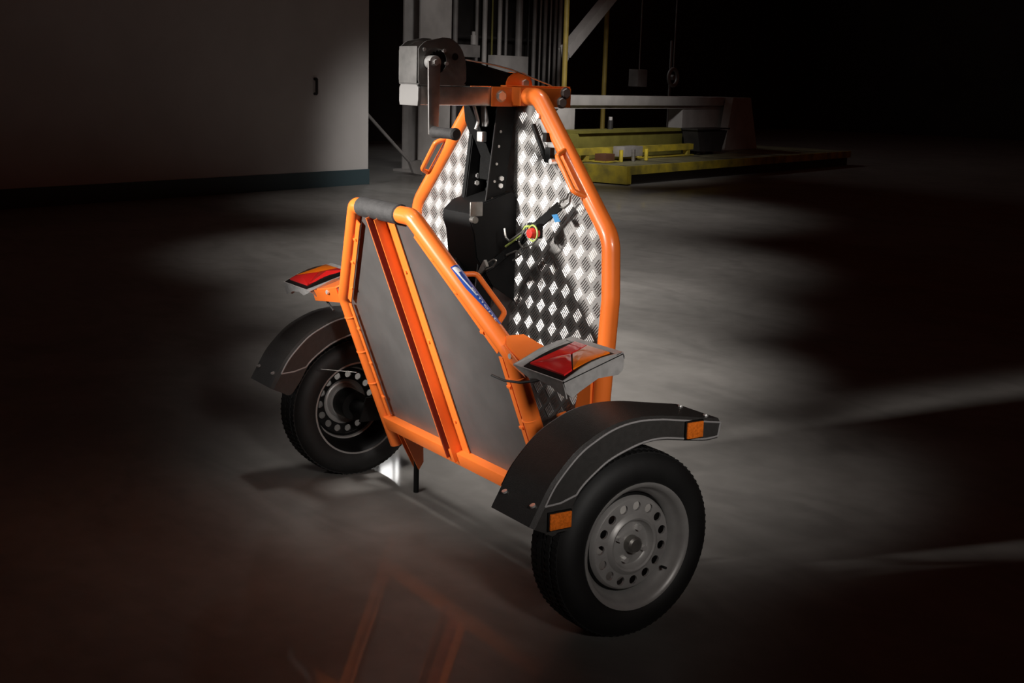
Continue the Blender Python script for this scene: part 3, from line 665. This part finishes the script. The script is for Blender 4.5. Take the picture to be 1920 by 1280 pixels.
def fender(sg):
    t_ = smooth_pts(TOP); b_ = smooth_pts(BOT); n = len(t_); xi, xo = .80, 1.02; mb = MB(); vs = []
    ck_ = .012
    for i in range(n):
        t0, b0 = t_[i], b_[i]; mid = (b0-t0)
        dn = mid.normalized()*ck_
        rows = [(xi, b0), (xi, t0+dn), (xi+.012, t0), (xo-.012, t0), (xo, t0+dn), (xo, b0)]
        inr = [(xo-.004, b0), (xo-.004, t0+dn*1.3), (xi+.004, t0+dn*1.3), (xi+.004, b0)]
        for x, p in rows+inr: vs.append((sg*x, p.x, p.y))
    m = 10; fs = []
    for i in range(n-1): fs += [(i*m+j, i*m+(j+1) % m, (i+1)*m+(j+1) % m, (i+1)*m+j) for j in range(m)]
    for e in (0, n-1): fs += [(e*m+0, e*m+1, e*m+8, e*m+9), (e*m+1, e*m+2, e*m+3, e*m+4), (e*m+1, e*m+4, e*m+7, e*m+8), (e*m+4, e*m+5, e*m+6, e*m+7)]
    mb.add(vs, fs); o = mb.build('fender', PLASTIC, T, smooth=35)
    # piping along the edges, both sides
    for x in (xo+.0005, xi-.0005):
        up_ = [Vector((sg*x, (t_[i]+(b_[i]-t_[i]).normalized()*.010).x, (t_[i]+(b_[i]-t_[i]).normalized()*.010).y)) for i in range(10, n)]
        lw = [Vector((sg*x, (b_[i]+(t_[i]-b_[i]).normalized()*.006).x, (b_[i]+(t_[i]-b_[i]).normalized()*.006).y)) for i in range(14, n)]
        MB().tube(up_, .0030, 8).build('edge_bead', PLTRIM, o)
        MB().tube(lw, .0030, 8).build('edge_bead', PLTRIM, o)
        MB().tube(fillet([up_[0], (up_[0]+lw[0])/2+Vector((0, 0, -.006)), lw[0]], .02, 4), .0030, 8).build('edge_bead', PLTRIM, o)
        MB().tube([up_[-1], lw[-1]], .0030, 8).build('edge_bead', PLTRIM, o)
    for x, (y, z) in ((.842, (-.376, .476)), (.986, (-.376, .476)), (.86, (.262, .6585)), (.985, (.255, .660))):
        MB().cyl((sg*x, y-.002, z-.001), (sg*x, y-.0045 if y < 0 else y, z+.0045), .0085, 12).build('bolt', CHROME, o)
    # reflectors on the outer skirt
    for (y0, z0, y1, z1) in ((-.350, .412, -.276, .460), (.142, .612, .204, .662)):
        yc, zc = (y0+y1)/2, (z0+z1)/2
        r_ = MB().box((sg*1.0245, yc, zc), (.007, abs(y1-y0)+.008, z1-z0+.008)).build('reflector_base', BLACK, o, bevel=.002)
        MB().box((sg*1.030, yc, zc), (.008, abs(y1-y0), z1-z0)).build('reflector', REFL, o, bevel=.003)
    MB().prism([(sg*1.0205, -.356, .398), (sg*1.0205, -.270, .398), (sg*1.0205, -.262, .468), (sg*1.0205, -.362, .472)], (-sg*.004, 0, 0)).build('reflector_flap', PLASTIC, o)
    # stay
    MB().tube(fillet([(sg*.60, .02, .40), (sg*.70, -.02, .46), (sg*.80, -.04, .60)], .04), .012, 10).build('fender_stay', BLACK, o)
    MB().cyl((sg*.62, -.12, .50), (sg*.80, -.20, .485), .0015, 8).build('fender_rod', HUBM, o)
for sg in (1, -1): fender(sg)
# ---- tail lights
def light(sg):
    P0 = Vector((.714, -.277, .820)); U = Vector((1, 0, 0)); Vv = Vector((0, .211, .0635)); lv = Vv.length; Vn = Vv.normalized(); N = Vector((0, -Vn.z, Vn.y))
    def q(u, v, h=0):
        p = P0+U*u+Vn*v+N*h; return Vector((sg*p.x, p.y, p.z))
    W_ = .252; H_ = .058
    mb = MB()
    # outer housing : floor, arched side walls
    prof = [(0, 0), (.03, .005), (.07, .012), (.11, .015), (.15, .013), (.19, .007), (lv, 0), (lv+.004, -.012), (lv-.01, -.050), (lv-.03, -.058), (.12, -.040), (.05, -.052), (.02, -.060), (.005, -.040)]
    mb.prism([q(W_, v, h) for v, h in prof], q(W_-.004, 0)-q(W_, 0))
    prof2 = [(0, 0), (.03, .002), (.10, .010), (.17, .008), (lv, 0), (lv-.01, -.030), (.12, -.032), (.02, -.030)]
    mb.prism([q(0, v, h) for v, h in prof2], q(.004, 0)-q(0, 0))
    mb.prism([q(.0, 0), q(W_, 0), q(W_, 0, -.055), q(W_*.72, 0, -.030), q(W_*.45, 0, -.022), q(W_*.30, 0, -.03), q(.02, 0, -.012)], q(0, .004)-q(0, 0))
    mb.prism([q(.0, lv), q(W_, lv), q(W_, lv, -.02), q(0, lv, -.02)], q(0, .004)-q(0, 0))
    mb.prism([q(.0, .0, -.006), q(W_, 0, -.006), q(W_, lv, -.006), q(0, lv, -.006)], q(0, 0, .003)-q(0, 0))
    mb.prism([q(.0, lv-.022), q(W_, lv-.022), q(W_, lv), q(0, lv)], q(0, 0, .002)-q(0, 0))
    o = mb.build('tail_light', ZINCP, T, smooth=25)
    # lamp body
    b0 = [q(.050, .004, 0), q(W_-.008, .004, 0), q(W_-.008, lv-.02, 0), q(.050, lv-.02, 0)]
    def arch(v): return .003+.012*math.sin(PI*min(max(v/lv, 0), 1))
    def surf(us, vs_, lift=0):
        m_ = MB(); n_ = len(us); k_ = len(vs_); V3 = []
        for v in vs_:
            for u in us: V3.append(q(u, v, arch(v)+lift))
        f_ = [(j*n_+i, j*n_+i+1, (j+1)*n_+i+1, (j+1)*n_+i) for j in range(k_-1) for i in range(n_-1)]
        B_ = len(V3); V3 += [q(u, v, -.002) for v in vs_ for u in us]
        for i in range(n_-1): f_ += [(i, i+1, B_+i+1, B_+i), ((k_-1)*n_+i, (k_-1)*n_+i+1, B_+(k_-1)*n_+i+1, B_+(k_-1)*n_+i)]
        for j in range(k_-1): f_ += [(j*n_, (j+1)*n_, B_+(j+1)*n_, B_+j*n_), (j*n_+n_-1, (j+1)*n_+n_-1, B_+(j+1)*n_+n_-1, B_+j*n_+n_-1)]
        return m_.add(V3, f_)
    vs_ = [lv*.03+(lv*.87)*k/10 for k in range(11)]
    surf([.048, W_-.008], vs_, -.003).build('lamp_body', BLACK, o)
    # lens split by a diagonal : red in front, amber behind
    def poly(pts, m, nm, lift=.002):
        mm = MB(); tp = [q(u, v, arch(v)+lift) for u, v in pts]; bt = [q(u, v, arch(v)-.004) for u, v in pts]; n_ = len(pts)
        cu = sum(p[0] for p in pts)/n_; cv = sum(p[1] for p in pts)/n_
        mm.add(tp+bt+[q(cu, cv, arch(cv)+lift+.007)], [(i, (i+1) % n_, 2*n_) for i in range(n_)]+[(i, (i+1) % n_, n_+(i+1) % n_, n_+i) for i in range(n_)])
        mm.build(nm, m, o, smooth=20)
    l0, l1, u0_, u1_ = lv*.10, lv*.86, .062, W_-.020; um = u0_+(u1_-u0_)*.42
    poly([(u0_, l0), (u1_, l0), (u1_, l0+.03), (um+.01, lv*.52)], LRED, 'red_lens')
    poly([(u0_, l0+.002), (um+.008, lv*.525), (um-.012, l1), (u0_, l1)], LRED, 'red_lens')
    poly([(u1_, l0+.034), (u1_, l1), (um-.008, l1), (um+.014, lv*.54)], LAMB, 'amber_lens')
    # bracket to the frame
    a = fpt(sg*.575, .85, 0); mb = MB()
    mb.prism([Vector((sg*.565, -.205, .872)), Vector((sg*.60, -.225, .85)), q(.0, .03, -.002), q(.0, .13, -.002), Vector((sg*.58, -.15, .875))], (0, 0, -.006))
    mb.prism([Vector((sg*.585, -.228, .85)), q(.01, .015, -.004), q(.02, .02, -.05), Vector((sg*.59, -.205, .79))], (0, .006, 0))
    br = mb.build('light_bracket', ORANGE, o)
    p = Vector((sg*.64, -.233, .825)); MB().cyl(p, p-Vector((0, .008, 0)), .009, 8).build('bolt', CHROME, o)
    # lead
    if sg > 0:
        pts = [hit(922, 703, (0, 1, 0), -.27), hit(945, 713, (0, 1, 0), -.26), hit(975, 717, (0, 1, 0), -.24), hit(1005, 714, (0, 1, 0), -.22), hit(1030, 705, (0, 1, 0), -.20)]
        MB().tube(fillet(pts, .03, 4), .004, 8).build('lamp_lead', GRIP, o)
    else:
        pts = [q(.05, .05, -.02), q(.0, .06, -.07), q(-.06, .05, -.09)]
        MB().tube(fillet(pts, .03, 4), .004, 8).build('lamp_lead', GRIP, o)
for sg in (1, -1): light(sg)

# ================================================================== ratchet strap (rests hooked on the trailer)
YN = (0, 1, 0)
def yp(px, py, y=.07): return hit(px, py, YN, y)
RS = thing('ratchet_strap', 'black ratchet strap hooked across the tread plate with red and green buckle', 'strap', yp(1003, 436))
st = MB(); st.ribbon([yp(1050, 385, .09), yp(1030, 403, .085), yp(1010, 420, .075), yp(996, 434, .065)], (yp(1040, 400)-yp(1028, 384)), .034, .006)
st.build('webbing', WEB, RS)
hk = [yp(1048, 384, .09), yp(1052, 376, .088), yp(1063, 372, .085), yp(1066, 362, .08), yp(1070, 358, .085), yp(1070, 366, .08), yp(1068, 381, .085), yp(1058, 390, .09), yp(1048, 388, .09)]
MB().tube(fillet(hk, .006, 3), .0035, 8).build('wire_hook', HUBM, RS)
MB().box(yp(1003, 432, .06), (.055, .03, .05)).build('ratchet_body', BLACK, RS, bevel=.006)
c = yp(1002, 437, .05); MB().cyl(c+Vector((0, .01, 0)), c-Vector((0, .022, 0)), .020, 16, .016).build('knob', REDP, RS, bevel=.003)
MB().tube([c+Vector((.026*math.cos(a), -.006, .026*math.sin(a))) for a in [2*PI*k/20 for k in range(20)]], .0032, 8, closed=True).build('cord_ring', GREEN, RS)
MB().tube(fillet([c+Vector((-.02, -.006, .022)), yp(985, 425, .05), yp(978, 440, .05), yp(962, 452, .05), yp(948, 462, .05)], .01, 4), .004, 8).build('cord', GREEN, RS)
MB().ribbon([yp(1040, 402, .08), yp(1046, 416, .075)], (yp(1035, 410)-yp(1048, 408)), .03, .002).build('label_flap', BLUEP, RS)
MB().ribbon([yp(985, 443, .06), yp(968, 462, .055), yp(945, 478, .05), yp(925, 495, .03), yp(910, 505, .0)], (yp(985, 455)-yp(978, 441)), .03, .004).build('tail_webbing', WEB, RS)
for pts in ([(946, 428), (948, 445), (955, 452), (972, 440), (985, 430)], [(985, 430), (972, 452), (980, 466), (998, 458), (1008, 447)], [(950, 478), (968, 470), (978, 476), (962, 488)]):
    MB().tube(fillet([yp(x, y, .045) for x, y in pts], .01, 4), .0035, 8).build('ratchet_handle', HUBM, RS)
MB().prism([yp(907, 487, .0), yp(912, 500, .0), yp(902, 512, .0), yp(892, 518, .0), yp(900, 500, .0)], (0, .012, 0)).build('hook_plate', HUBM, RS, bevel=.001)
MB().tube(fillet([yp(912, 505, .0), yp(924, 500, .0), yp(932, 488, .0), yp(925, 486, .0), yp(916, 492, .0)], .008, 4), .003, 8).build('wire_hook', HUBM, RS)
